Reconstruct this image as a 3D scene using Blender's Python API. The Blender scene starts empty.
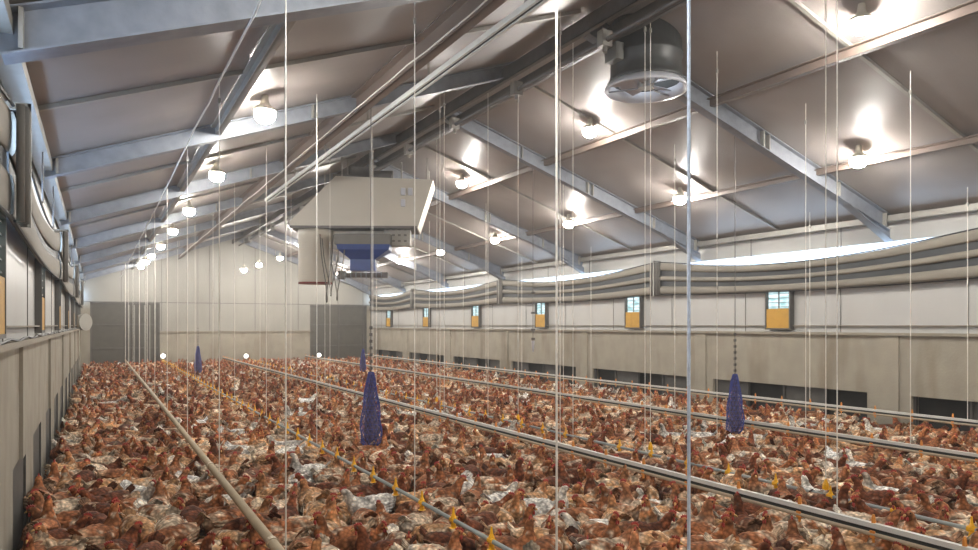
import bpy, math, random
import numpy as np
from mathutils import Vector, Matrix
random.seed(11)
rng = np.random.RandomState(5)
SC = bpy.context.scene
COL = SC.collection

# ------------------------------------------------------------------ camera, world, exposure
F = 735.0
TH = math.atan(392 / F)
S_, C_ = math.sin(TH), math.cos(TH)
CAMZ = 1.95
cam = bpy.data.cameras.new('camera')
cam.sensor_width = 36.0
cam.lens = 36.0 * F / 978.0
cam.shift_y = 50.0 / 978.0
cam.clip_start = 0.05
cam.clip_end = 200
camo = bpy.data.objects.new('camera', cam)
COL.objects.link(camo)
camo.location = (0, 0, CAMZ)
camo.rotation_euler = (math.pi / 2, 0, -TH)
SC.camera = camo

w = bpy.data.worlds.new('world')
SC.world = w
w.use_nodes = True
w.node_tree.nodes['Background'].inputs[0].default_value = (0.62, 0.75, 1.0, 1)
w.node_tree.nodes['Background'].inputs[1].default_value = 1.0
SC.view_settings.view_transform = 'Standard'
SC.view_settings.look = 'None'
SC.view_settings.gamma = 1
SC.view_settings.exposure = 2.55
SC.view_settings.use_curve_mapping = False
LAMP_STRENGTH = 62.0
SLOT_STRENGTH = 1.3
PANE_STRENGTH = .26

XL, XR, XM = -0.6, 11.8, 5.6
YF, YB = -1.2, 34.5
ZE, ZR = 3.78, 5.94
SL = (ZR - ZE) / (XM - XL)

def zroof(x):
    return ZR - SL * abs(x - XM)

def proj(x, y, z):
    d = x * S_ + y * C_
    u = x * C_ - y * S_
    return 489 + F * u / d, 325 - F * (z - CAMZ) / d, d

# ------------------------------------------------------------------ materials
def new_mat(name):
    m = bpy.data.materials.new(name)
    m.use_nodes = True
    nt = m.node_tree
    return m, nt, nt.nodes['Principled BSDF']

def lin(c):
    return tuple(((v / 255) / 12.92 if v / 255 <= .04045 else ((v / 255 + .055) / 1.055) ** 2.4) for v in c)

def mat(name, rgb, rough=.6, metal=0., var=.12, scale=6., bump=0., bscale=40., spec=.5, stretch=None, stain=0.):
    m, nt, b = new_mat(name)
    c = lin(rgb)
    N = nt.nodes.new
    L = nt.links.new
    tc = N('ShaderNodeTexCoord')
    mp = N('ShaderNodeMapping')
    L(tc.outputs['Object'], mp.inputs[0])
    if stretch:
        mp.inputs['Scale'].default_value = stretch
    nz = N('ShaderNodeTexNoise')
    nz.inputs['Scale'].default_value = scale
    nz.inputs['Detail'].default_value = 6
    L(mp.outputs[0], nz.inputs['Vector'])
    r = N('ShaderNodeValToRGB')
    r.color_ramp.elements[0].position = .3
    r.color_ramp.elements[1].position = .7
    r.color_ramp.elements[0].color = (*[v * (1 - var) for v in c], 1)
    r.color_ramp.elements[1].color = (*[min(1, v * (1 + var)) for v in c], 1)
    L(nz.outputs['Fac'], r.inputs[0])
    out = r.outputs[0]
    if stain:
        n2 = N('ShaderNodeTexNoise')
        n2.inputs['Scale'].default_value = 1.3
        n2.inputs['Detail'].default_value = 8
        mp2 = N('ShaderNodeMapping')
        mp2.inputs['Scale'].default_value = (1.6, 1.6, .35)
        L(tc.outputs['Object'], mp2.inputs[0])
        L(mp2.outputs[0], n2.inputs['Vector'])
        r2 = N('ShaderNodeValToRGB')
        r2.color_ramp.elements[0].position = .52
        r2.color_ramp.elements[1].position = .72
        L(n2.outputs['Fac'], r2.inputs[0])
        mx = N('ShaderNodeMix')
        mx.data_type = 'RGBA'
        mx.blend_type = 'MULTIPLY'
        mu = N('ShaderNodeMath')
        mu.operation = 'MULTIPLY'
        mu.inputs[1].default_value = stain
        L(r2.outputs[0], mu.inputs[0])
        L(mu.outputs[0], mx.inputs[0])
        L(out, mx.inputs[6])
        mx.inputs[7].default_value = (.5, .42, .33, 1)
        out = mx.outputs[2]
    L(out, b.inputs['Base Color'])
    b.inputs['Roughness'].default_value = rough
    b.inputs['Metallic'].default_value = metal
    b.inputs['Specular IOR Level'].default_value = spec
    if bump:
        n3 = N('ShaderNodeTexNoise')
        n3.inputs['Scale'].default_value = bscale
        n3.inputs['Detail'].default_value = 5
        L(mp.outputs[0], n3.inputs['Vector'])
        bp = N('ShaderNodeBump')
        bp.inputs['Strength'].default_value = bump
        bp.inputs['Distance'].default_value = .02
        L(n3.outputs['Fac'], bp.inputs['Height'])
        L(bp.outputs[0], b.inputs['Normal'])
    return m

def emit_mat(name, rgb, s):
    m, nt, b = new_mat(name)
    b.inputs['Base Color'].default_value = (*rgb, 1)
    b.inputs['Emission Color'].default_value = (*rgb, 1)
    b.inputs['Emission Strength'].default_value = s
    return m

M = {}
M['concrete'] = mat('concrete', (154, 147, 132), .85, var=.10, scale=3, bump=.25, bscale=25, stain=.55)
M['panel'] = mat('white_wall_panel', (178, 177, 173), .45, var=.03, scale=2, stain=.12)
M['gable'] = mat('gable_panel', (152, 149, 140), .55, var=.04, scale=1.5, stain=.15)
M['steel'] = mat('galvanised_steel', (130, 134, 141), .45, metal=.2, var=.14, scale=8, bump=.05)
M['steel_dark'] = mat('dull_steel', (98, 94, 91), .5, metal=.2, var=.15, scale=7)
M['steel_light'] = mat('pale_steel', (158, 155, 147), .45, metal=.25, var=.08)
M['purlin'] = mat('weathered_purlin_steel', (112, 97, 88), .5, metal=.1, var=.15, scale=4, stretch=(1, .2, 1))
M['alu'] = mat('aluminium_rail', (208, 208, 202), .5, metal=.1, var=.06)
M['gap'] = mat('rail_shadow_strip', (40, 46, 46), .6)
M['pvc_tan'] = mat('dusty_tan_pipe', (184, 168, 142), .55, var=.08, scale=4)
M['pvc_grey'] = mat('grey_blue_pipe', (158, 168, 168), .35, var=.08, scale=5)
M['yellow'] = mat('yellow_plastic', (252, 186, 18), .4, var=.08, scale=20)
M['orange'] = mat('orange_plastic', (226, 146, 62), .45, var=.1, scale=20)
M['cord'] = mat('pale_cord', (226, 222, 212), .7, var=.1, scale=30)
M['cord_blue'] = mat('pale_blue_rope', (190, 200, 215), .7, var=.15, scale=30)
M['tarp'] = mat('dusty_tan_tarpaulin', (128, 122, 111), .75, var=.1, scale=3, bump=.3, bscale=6, stretch=(1, .3, 2))
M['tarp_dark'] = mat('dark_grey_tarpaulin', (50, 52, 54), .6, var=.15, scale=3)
M['curtain_pleat'] = mat('grey_gathered_fabric', (98, 95, 90), .8, var=.1, stretch=(1, 1, .1), scale=20)
M['door'] = mat('dark_grey_mesh_door', (84, 81, 74), .6, metal=.0, var=.1, scale=5)
M['door_strip'] = mat('pale_door_strip', (150, 148, 140), .5, var=.08)
M['hole'] = mat('open_hatch_shade', (40, 40, 38), .8, var=.2)
M['hatch'] = mat('grey_hatch_panel', (80, 78, 74), .6, metal=.0, var=.15)
M['box_white'] = mat('off_white_sheet_metal', (188, 181, 166), .45, var=.04, scale=2)
M['box_grey'] = mat('grey_lid_metal', (104, 100, 92), .5, var=.08)
M['blue'] = mat('blue_plastic', (36, 62, 124), .4, var=.12, scale=5)
M['net'] = mat('blue_netting', (72, 84, 160), .6, var=.15, scale=20)
M['net_fill'] = mat('pale_blue_block', (96, 88, 112), .8, var=.6, scale=26)
M['vent_frame'] = mat('grey_vent_housing', (108, 106, 101), .5, var=.1)
M['vent_side'] = mat('dark_vent_side', (84, 82, 78), .6, var=.1)
M['vent_yellow'] = mat('ochre_baffle_board', (184, 140, 52), .6, var=.1, scale=10)
M['duct'] = mat('dark_grey_duct', (62, 63, 62), .42, var=.08, scale=3, spec=.5)
M['duct_rim'] = mat('white_duct_rim', (185, 186, 192), .3, var=.05)
M['black'] = mat('black_rubber', (24, 24, 24), .6)
M['red'] = mat('dark_red_edge', (120, 30, 24), .5)
M['ledge'] = mat('tan_ledge', (140, 132, 116), .6, var=.08)
M['litter'] = mat('brown_litter_floor', (50, 34, 24), .95, var=.35, scale=14, bump=.6, bscale=30)
M['lamp'] = emit_mat('lit_lamp_globe', (1.0, .955, .89), LAMP_STRENGTH)
M['lamp_small'] = emit_mat('lit_small_lamp', (1.0, .97, .92), 2.5)
M['sky_slot'] = emit_mat('bright_daylight_gap', (.60, .78, 1.0), SLOT_STRENGTH)
M['duct_glow'] = emit_mat('added_glow_in_duct', (.85, .92, 1.0), .45)
M['sky_slot_left'] = emit_mat('bright_daylight_gap_left', (.50, .70, 1.0), SLOT_STRENGTH * 2.2)
M['comb'] = mat('red_comb_skin', (178, 66, 58), .5, var=.15, scale=40)
M['beak'] = mat('horn_yellow_beak', (205, 165, 100), .45)
M['leg'] = mat('yellow_leg_skin', (196, 156, 84), .6)
M['eye'] = mat('dark_hen_eye', (20, 12, 8), .2)

def pane_mat():
    m, nt, b = new_mat('daylit_louvre_glass')
    N = nt.nodes.new
    L = nt.links.new
    tc = N('ShaderNodeTexCoord')
    wv = N('ShaderNodeTexNoise')
    wv.inputs['Scale'].default_value = 9
    mp = N('ShaderNodeMapping')
    mp.inputs['Scale'].default_value = (.5, .5, 1.6)
    L(tc.outputs['Object'], mp.inputs[0])
    L(mp.outputs[0], wv.inputs['Vector'])
    r = N('ShaderNodeValToRGB')
    r.color_ramp.elements[0].position = .38
    r.color_ramp.elements[0].color = (.16, .34, .36, 1)
    r.color_ramp.elements[1].position = .58
    r.color_ramp.elements[1].color = (.72, .93, 1.0, 1)
    L(wv.outputs['Fac'], r.inputs[0])
    L(r.outputs[0], b.inputs['Emission Color'])
    b.inputs['Base Color'].default_value = (.2, .3, .3, 1)
    b.inputs['Emission Strength'].default_value = PANE_STRENGTH
    b.inputs['Roughness'].default_value = .15
    return m
M['pane'] = pane_mat()

def ceil_mat():
    m, nt, b = new_mat('glossy_ribbed_ceiling_panel')
    N = nt.nodes.new
    L = nt.links.new
    tc = N('ShaderNodeTexCoord')
    nz = N('ShaderNodeTexNoise')
    nz.inputs['Scale'].default_value = 1.2
    nz.inputs['Detail'].default_value = 7
    L(tc.outputs['Object'], nz.inputs['Vector'])
    r = N('ShaderNodeValToRGB')
    r.color_ramp.elements[0].position = .3
    r.color_ramp.elements[1].position = .7
    r.color_ramp.elements[0].color = (*lin((138, 131, 126)), 1)
    r.color_ramp.elements[1].color = (*lin((152, 145, 141)), 1)
    L(nz.outputs['Fac'], r.inputs[0])
    L(r.outputs[0], b.inputs['Base Color'])
    b.inputs['Roughness'].default_value = .40
    b.inputs['Specular IOR Level'].default_value = .45
    wv = N('ShaderNodeTexWave')
    wv.wave_type = 'BANDS'
    wv.bands_direction = 'Y'
    wv.inputs['Scale'].default_value = 6
    L(tc.outputs['Object'], wv.inputs['Vector'])
    bp = N('ShaderNodeBump')
    bp.inputs['Strength'].default_value = .04
    bp.inputs['Distance'].default_value = .01
    L(wv.outputs['Fac'], bp.inputs['Height'])
    L(bp.outputs[0], b.inputs['Normal'])
    return m
M['ceiling'] = ceil_mat()

def feather_mat():
    m, nt, b = new_mat('hen_feathers')
    N = nt.nodes.new
    L = nt.links.new
    at = N('ShaderNodeAttribute')
    at.attribute_name = 'Col'
    tc = N('ShaderNodeTexCoord')
    oi = N('ShaderNodeObjectInfo')
    vm = N('ShaderNodeVectorMath')
    vm.operation = 'ADD'
    L(tc.outputs['Object'], vm.inputs[0])
    L(oi.outputs['Random'], vm.inputs[1])
    v = N('ShaderNodeTexVoronoi')
    v.inputs['Scale'].default_value = 34
    L(vm.outputs[0], v.inputs['Vector'])
    r = N('ShaderNodeMapRange')
    r.inputs[1].default_value = 0
    r.inputs[2].default_value = .75
    r.inputs[3].default_value = 1.35
    r.inputs[4].default_value = .45
    L(v.outputs['Distance'], r.inputs[0])
    nz = N('ShaderNodeTexNoise')
    nz.inputs['Scale'].default_value = 11
    nz.inputs['Detail'].default_value = 5
    L(vm.outputs[0], nz.inputs['Vector'])
    r2 = N('ShaderNodeMapRange')
    r2.inputs[1].default_value = .3
    r2.inputs[2].default_value = .7
    r2.inputs[3].default_value = .4
    r2.inputs[4].default_value = 1.6
    L(nz.outputs['Fac'], r2.inputs[0])
    mu = N('ShaderNodeMath')
    mu.operation = 'MULTIPLY'
    L(r.outputs[0], mu.inputs[0])
    L(r2.outputs[0], mu.inputs[1])
    mx = N('ShaderNodeVectorMath')
    mx.operation = 'SCALE'
    L(at.outputs['Color'], mx.inputs[0])
    L(mu.outputs[0], mx.inputs['Scale'])
    L(mx.outputs[0], b.inputs['Base Color'])
    b.inputs['Roughness'].default_value = .8
    b.inputs['Specular IOR Level'].default_value = .2
    bp = N('ShaderNodeBump')
    bp.inputs['Strength'].default_value = .5
    bp.inputs['Distance'].default_value = .012
    L(v.outputs['Distance'], bp.inputs['Height'])
    bp.invert = True
    L(bp.outputs[0], b.inputs['Normal'])
    return m
M['feather'] = feather_mat()

# ------------------------------------------------------------------ mesh helpers
class MB:
    def __init__(self):
        self.v = []
        self.f = []
        self.m = []
        self.cur = 0
    def add(self, vs, fs):
        n = len(self.v)
        self.v += [tuple(p) for p in vs]
        self.f += [tuple(i + n for i in f) for f in fs]
        self.m += [self.cur] * len(fs)
        return self
    def box(self, x0, y0, z0, x1, y1, z1):
        vs = [(x, y, z) for z in (z0, z1) for y in (y0, y1) for x in (x0, x1)]
        return self.add(vs, [(0, 2, 3, 1), (4, 5, 7, 6), (0, 1, 5, 4), (2, 6, 7, 3), (0, 4, 6, 2), (1, 3, 7, 5)])
    def bar(self, a, b, wx, wz, up=(0, 0, 1)):
        a, b = Vector(a), Vector(b)
        t = (b - a).normalized()
        s = t.cross(Vector(up)).normalized()
        u = s.cross(t).normalized()
        vs = []
        for p in (a, b):
            for i, j in ((-1, -1), (1, -1), (1, 1), (-1, 1)):
                vs.append(p + s * (i * wx / 2) + u * (j * wz / 2))
        return self.add(vs, [(0, 1, 2, 3), (7, 6, 5, 4), (0, 4, 5, 1), (1, 5, 6, 2), (2, 6, 7, 3), (3, 7, 4, 0)])
    def tube(self, pts, r, n=8, cap=True):
        pts = [Vector(p) for p in pts]
        rs = r if isinstance(r, (list, tuple)) else [r] * len(pts)
        vs = []
        ref = Vector((0, 0, 1)) if abs((pts[-1] - pts[0]).normalized().z) < .9 else Vector((1, 0, 0))
        for i, p in enumerate(pts):
            t = (pts[min(i + 1, len(pts) - 1)] - pts[max(i - 1, 0)]).normalized()
            s = t.cross(ref)
            if s.length < 1e-4:
                s = t.cross(Vector((0, 1, 0)))
            s.normalize()
            u = s.cross(t)
            for k in range(n):
                a = 2 * math.pi * k / n
                vs.append(p + (s * math.cos(a) + u * math.sin(a)) * rs[i])
        fs = []
        for i in range(len(pts) - 1):
            for k in range(n):
                fs.append((i * n + k, i * n + (k + 1) % n, (i + 1) * n + (k + 1) % n, (i + 1) * n + k))
        if cap:
            fs.append(tuple(range(n - 1, -1, -1)))
            fs.append(tuple((len(pts) - 1) * n + k for k in range(n)))
        return self.add(vs, fs)
    def ell(self, c, r, n=12, m=8, rot=None):
        vs = []
        fs = []
        for i in range(m + 1):
            ph = math.pi * i / m
            for k in range(n):
                a = 2 * math.pi * k / n
                p = Vector((r[0] * math.sin(ph) * math.cos(a), r[1] * math.sin(ph) * math.sin(a), r[2] * math.cos(ph)))
                if rot is not None:
                    p = rot @ p
                vs.append(p + Vector(c))
        for i in range(m):
            for k in range(n):
                fs.append((i * n + k, (i + 1) * n + k, (i + 1) * n + (k + 1) % n, i * n + (k + 1) % n))
        return self.add(vs, fs)
    def prism(self, poly, axis, a, b):
        n = len(poly)
        vs = []
        for q in (a, b):
            for p in poly:
                vs.append((q, p[0], p[1]) if axis == 'x' else ((p[0], q, p[1]) if axis == 'y' else (p[0], p[1], q)))
        fs = [tuple(range(n)), tuple(range(2 * n - 1, n - 1, -1))]
        for i in range(n):
            fs.append((i, n + i, n + (i + 1) % n, (i + 1) % n))
        return self.add(vs, fs)
    def build(self, name, mats, parent=None, smooth=False, bevel=0, loc=None):
        me = bpy.data.meshes.new(name)
        o = Vector(loc) if loc is not None else Vector((0, 0, 0))
        me.from_pydata([tuple(Vector(p) - o) for p in self.v], [], self.f)
        if not isinstance(mats, (list, tuple)):
            mats = [mats]
        for q in mats:
            me.materials.append(q)
        if len(mats) > 1:
            me.polygons.foreach_set('material_index', self.m)
        if smooth:
            me.polygons.foreach_set('use_smooth', [True] * len(me.polygons))
        me.update()
        ob = bpy.data.objects.new(name, me)
        COL.objects.link(ob)
        if parent is not None:
            ob.parent = parent
            pl = parent.matrix_world.translation if False else parent.location
            ob.location = o - (Vector(pl) if loc is not None or True else 0)
            par = parent.parent
            while par is not None:
                ob.location -= par.location
                par = par.parent
        else:
            ob.location = o
        if bevel:
            bv = ob.modifiers.new('bevel', 'BEVEL')
            bv.width = bevel
            bv.segments = 2
        return ob

def tag(o, label, cat, group=None, kind=None):
    if label:
        o['label'] = label
    if cat:
        o['category'] = cat
    if group:
        o['group'] = group
    if kind:
        o['kind'] = kind
    return o

def empty(name, loc, label, cat, group=None, kind=None):
    o = bpy.data.objects.new(name, None)
    COL.objects.link(o)
    o.location = loc
    o.empty_display_size = .1
    return tag(o, label, cat, group, kind)

def struct(mb, name, mats, label, cat, parent=None, **k):
    o = mb.build(name, mats, parent, **k)
    if parent is None:
        tag(o, label, cat, None, 'structure')
    return o

def copy_tree(src, loc, label, group=None):
    c = src.copy()
    COL.objects.link(c)
    c.location = loc
    c['label'] = label
    if group:
        c['group'] = group
    for ch in list(src.children):
        d = ch.copy()
        COL.objects.link(d)
        d.parent = c
        for g in ch.children:
            e = g.copy()
            COL.objects.link(e)
            e.parent = d
    return c

ORD = ['nearest', 'second nearest', 'third nearest', 'fourth nearest', 'fifth nearest', 'sixth nearest', 'seventh nearest',
       'eighth nearest', 'ninth nearest', 'tenth nearest', 'eleventh nearest', 'twelfth nearest', 'thirteenth nearest',
       'fourteenth nearest', 'fifteenth nearest', 'sixteenth nearest', 'seventeenth nearest', 'eighteenth nearest',
       'nineteenth nearest', 'twentieth nearest']

# ------------------------------------------------------------------ floor and ceiling
mb = MB().box(XL - .3, YF - .3, -.12, XR + .3, YB + .3, 0)
struct(mb, 'floor', M['litter'], 'brown litter covered barn floor under the hens', 'floor')
T = .12
mb = MB().prism([(XL - .3, zroof(XL) - .3 * SL), (XM, ZR), (XM, ZR + T), (XL - .3, zroof(XL) - .3 * SL + T)], 'y', YF - .3, YB + .3)
struct(mb, 'ceiling_left', M['ceiling'], 'glossy pale roof lining sloping down to the left wall', 'ceiling')
mb = MB().prism([(XM, ZR), (XR + .3, zroof(XR) - .3 * SL), (XR + .3, zroof(XR) - .3 * SL + T), (XM, ZR + T)], 'y', YF - .3, YB + .3)
struct(mb, 'ceiling_right', M['ceiling'], 'glossy pale roof lining sloping down to the right wall', 'ceiling')

# dusty air
HAZE = .0035
if HAZE:
    hm = bpy.data.materials.new('dusty_air')
    hm.use_nodes = True
    nt_ = hm.node_tree
    nt_.nodes.clear()
    vs_ = nt_.nodes.new('ShaderNodeVolumeScatter')
    vs_.inputs['Density'].default_value = HAZE
    vs_.inputs['Color'].default_value = (1, .98, .95, 1)
    vs_.inputs['Anisotropy'].default_value = .35
    oo_ = nt_.nodes.new('ShaderNodeOutputMaterial')
    nt_.links.new(vs_.outputs[0], oo_.inputs['Volume'])
    mb = MB().prism([(XL + .01, .02), (XR - .01, .02), (XR - .01, ZE - .01), (XM, ZR - .02), (XL + .01, ZE - .01)], 'y', YF + .02, YB - .02)
    ho = mb.build('dusty_haze', hm)
    tag(ho, 'thin dusty haze filling the air of the barn', 'haze', None, 'stuff')

# ------------------------------------------------------------------ side walls
RAFT = [3.35 + 4.4 * i for i in range(8)]
ZC = 1.77
SLOT0, SLOT1 = 2.98, 3.36
def side_wall(side):
    sx = 1 if side == 'right' else -1
    xw = XR if side == 'right' else XL
    def bx(m, a, y0, z0, b, y1, z1):            # a..b = distance outward from the inner face
        xs = sorted((xw + sx * a, xw + sx * b))
        m.box(xs[0], y0, z0, xs[1], y1, z1)
    c = MB()
    bx(c, 0, YF, .78, .25, YB, ZC)
    holes = []
    if side == 'right':
        for i in range(7):
            y0 = RAFT[i] + .42
            holes.append((y0, y0 + 3.62))
    else:
        y = 2.7
        while y < 32.5:
            holes.append((y, y + 1.27))
            y += 2.17
    e = YF
    for a, b in holes:
        if a > e:
            bx(c, 0, e, 0, .25, a, .78)
        e = b
    bx(c, 0, e, 0, .25, YB, .78)
    for i, y in enumerate(RAFT):                # cast pilasters at the frames
        bx(c, -.03, y - .16, (.78 if side == 'left' else 0), 0, y + .16, ZC - .01)
    wall = struct(c, 'wall_' + side, M['concrete'], 'stained concrete lower wall on the %s with low hatches' % side, 'wall')
    p = MB()
    bx(p, .02, YF, ZC, .25, YB, SLOT0)
    bx(p, .02, YF, SLOT1, .25, YB, zroof(xw) + .06)
    pn = p.build('upper_panel', M['panel'], wall)
    j = MB()
    y = YF + 1.1
    while y < YB:
        bx(j, .012, y - .008, ZC + .05, .02, y + .008, SLOT0)
        y += 2.2
    j.build('panel_joint', M['vent_frame'], wall)
    l = MB()
    bx(l, -.06, YF, ZC, .02, YB, ZC + .05)
    bx(l, -.03, YF, ZC + .16, .02, YB, ZC + .175)
    l.build('ledge', M['ledge'], wall)
    # long daylight opening above the curtain
    s = MB()
    bx(s, .14, YF, SLOT0, .15, YB, SLOT1)
    struct(s, 'window_1' if side == 'left' else 'window_2', M['sky_slot_left'] if side == 'left' else M['sky_slot'], 'long bright daylight gap high on the %s wall' % side, 'window')
    n0 = 10 if side == 'left' else 40
    for i, (a, b) in enumerate(holes):
        n = 4 if side == 'right' else 1
        dn = n0 + i
        rt = empty('door_%d' % dn, (xw + sx * .12, (a + b) / 2, 0),
                   ('low run of dark hatches at floor level in the right wall, ' if side == 'right' else
                    'low grey hatch at floor level in the left wall, ') + ORD[i] + ' of its row', 'hatch', None, 'structure')
        wd = (b - a) / n
        for k in range(n):
            q = MB()
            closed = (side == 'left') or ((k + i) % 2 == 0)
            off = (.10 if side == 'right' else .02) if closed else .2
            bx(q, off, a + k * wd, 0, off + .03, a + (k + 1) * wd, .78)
            q.build('hatch_panel', M['hatch'] if closed else M['hole'], rt)  # open hatches: dark sheet painted in for the shade of the hole
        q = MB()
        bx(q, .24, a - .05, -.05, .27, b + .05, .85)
        q.build('hatch_leak_stop', M['hole'], rt)  # dark backing added to stop light leaking past the panels
        q = MB()
        for k in range(n + 1):
            yy = min(max(a + k * wd, a + .02), b - .02)
            bx(q, .06 if side == 'right' else .0, yy - .02, 0, .12, yy + .02, .78)
        q.build('hatch_frame', M['hatch'], rt)
side_wall('left')
side_wall('right')

# eave beam and duct strips under the roof edge
for side, xw, sx in (('left', XL, -1), ('right', XR, 1)):
    m = MB()
    m.box(*((xw - .16, YF, zroof(xw) - .10, xw, YB, zroof(xw)) if sx > 0 else (xw, YF, zroof(xw) - .10, xw + .16, YB, zroof(xw))))
    struct(m, 'trim_1' if sx < 0 else 'trim_2', M['steel_light'], 'pale eaves channel along the top of the %s wall' % side, 'trim')

# ------------------------------------------------------------------ end walls
D1 = (-.25, 2.39)
D2 = (8.85, 11.64)
ZD = 2.9
m = MB()
m.box(XL - .25, YB, 0, D1[0], YB + .25, ZD)
m.box(D1[1], YB, 0, D2[0], YB + .25, 1.66)
m.box(D2[1], YB, 0, XR + .25, YB + .25, ZD)
wb = struct(m, 'wall_end', M['concrete'], 'far end wall of the barn with gable panels over concrete', 'wall')
m = MB()
m.prism([(XL - .25, ZD), (XR + .25, ZD), (XR + .25, zroof(XR) - .05), (XM, ZR + .05), (XL - .25, zroof(XL) - .05)], 'y', YB + .02, YB + .25)
m.box(D1[1], YB + .02, 1.66, D2[0], YB + .25, ZD)
m.build('gable_panel', M['gable'], wb)
m = MB()
for x in (.9, 2.45, 4.4, 6.35, 8.3, 10.2):
    m.box(x - .012, YB + .005, ZD if x < 2.4 or x > 8.85 else 1.7, x + .012, YB + .02, zroof(x) - .02)
m.box(XL, YB + .0, ZD - .0, XR, YB + .02, ZD + .035)
m.build('panel_joint', M['vent_frame'], wb)
m = MB().box(D1[1], YB - .05, 1.62, D2[0], YB + .02, 1.69)
m.build('ledge', M['ledge'], wb)
m = MB().box(XL - .25, YF - .25, 0, XR + .25, YF, ZE + .2).prism([(XL, ZE), (XR, ZE), (XM, ZR)], 'y', YF - .25, YF)
struct(m, 'wall_near', M['panel'], 'near end wall of the barn behind the viewer', 'wall')

for k, (a, b) in enumerate((D1, D2)):
    rt = empty('door_%d' % (k + 1), ((a + b) / 2, YB + .05, 0), 'tall dark grey double door in the far wall, on the %s' % ('left', 'right')[k], 'door', None, 'structure')
    h = (a + b) / 2
    for (x0, x1) in ((a, h - .01), (h + .01, b)):
        MB().box(x0, YB + .06, 0, x1, YB + .1, ZD).build('door_leaf', M['door'], rt)
    q = MB()
    for z in (.95, 1.95, ZD - .06):
        q.box(a, YB + .02, z, b, YB + .06, z + .05)
    for x in (a + .03, h, b - .03):
        q.box(x - .03, YB + .02, 0, x + .03, YB + .06, ZD)
    q.build('door_frame', M['steel_dark'], rt)
    if k == 0:
        q = MB()
        for i in range(6):
            q.box(h + .1 + i * .2, YB + .0, .1, h + .14 + i * .2, YB + .02, ZD - .1)
        q.build('door_strip', M['door_strip'], rt)

# ------------------------------------------------------------------ rafters
def ibeam(m, a, b, depth, wid, th=.014):
    """I section hanging below the line a-b, web along z"""
    a, b = Vector(a), Vector(b)
    t = (b - a).normalized()
    up = Vector((0, 1, 0)).cross(t)
    if up.z < 0:
        up = -up
    def slab(u0, u1, wy):
        vs = []
        for p in (a, b):
            for uu, yy in ((u0, -wy / 2), (u0, wy / 2), (u1, wy / 2), (u1, -wy / 2)):
                vs.append(p + up * uu + Vector((0, yy, 0)))
        m.add(vs, [(0, 1, 2, 3), (7, 6, 5, 4), (0, 4, 5, 1), (1, 5, 6, 2), (2, 6, 7, 3), (3, 7, 4, 0)])
    slab(-th, 0, wid)
    slab(-depth + th, -th, .012)
    slab(-depth, -depth + th, wid)

def rafter(y, side, label, group, depth=.26, wid=.15, full=True):
    sgn = -1 if side == 'left' else 1
    xe = XL + .02 if side == 'left' else XR - .02
    a = Vector((xe, y, zroof(xe) - .012))
    b = Vector((XM - .04 * -sgn, y, zroof(XM + .04) - .012))
    rt = empty('roof_rafter', (a.x, y, a.z), label, 'rafter', group)
    m = MB()
    ibeam(m, a, b, depth, wid)
    m.build('beam', M['steel'], rt)
    for f in (.03, .5):
        c = a + (b - a) * f
        MB().box(c.x - .012, y - wid / 2, c.z - depth + .01, c.x + .012, y + wid / 2, c.z - .02).build('splice_plate', M['steel_light'], rt)
    if full:
        # tapered haunch at the eaves with stiffener and cleats
        d = (b - a).normalized()
        p1 = a + d * 1.25
        q = MB()
        q.prism([(a.x, a.z - depth + .01), (p1.x, p1.z - depth + .01), (a.x, a.z - depth - .16)], 'y', y - .008, y + .008)
        lo = Vector((a.x, y, a.z - depth - .16))
        hi = Vector((p1.x, y, p1.z - depth))
        q.bar(lo, hi, wid, .014)
        q.build('haunch', M['steel'], rt)
        for f in (.22, .48, .75):
            c = a + (b - a) * f
            MB().box(c.x - .01, y - .07, c.z - .24, c.x + .01, y + .07, c.z - .02).build('stiffener', M['steel_light'], rt)
    return rt
for i, y in enumerate(RAFT[1:]):
    if y + 1.85 < YB:
        rafter(y + 1.85, 'left', 'grey steel rafter under left roof slope, %s of its row' % ORD[i + 1], 'left roof rafters', depth=.2, wid=.13, full=False)
    rafter(y, 'right', 'grey steel rafter under right roof slope, %s of its row' % ORD[i], 'right roof rafters')
rafter(5.2, 'left', 'deep blue-grey steel rafter under left slope, nearest the viewer, deepest of all', 'left roof rafters', depth=.27, wid=.2, full=False)
rafter(RAFT[0], 'right', 'grey steel rafter under right roof slope, closer than the exhaust duct', 'right roof rafters')

# thin cover strips over the lining joints between the rafters
cs = []
for i in range(8):
    cs.append(RAFT[i] + 2.2)
for i, y in enumerate(cs[:7]):
    for side in ('left', 'right'):
        yy = y if side == 'right' else y + 1.85
        if yy > YB - .3:
            continue
        sgn = -1 if side == 'left' else 1
        xe = XM + sgn * 6.05
        m = MB()
        m.bar((xe, yy, zroof(xe) - .025), (XM + sgn * .4, yy, zroof(XM + .4) - .025), .05, .04)
        o = m.build('joint_strip', M['steel_light'])
        o.name = 'joint_strip'
        tag(o, 'thin pale joint strip across the %s ceiling slope, %s of its row' % (side, ORD[i]), 'ceiling strip', '%s ceiling joint strips' % side)

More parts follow.
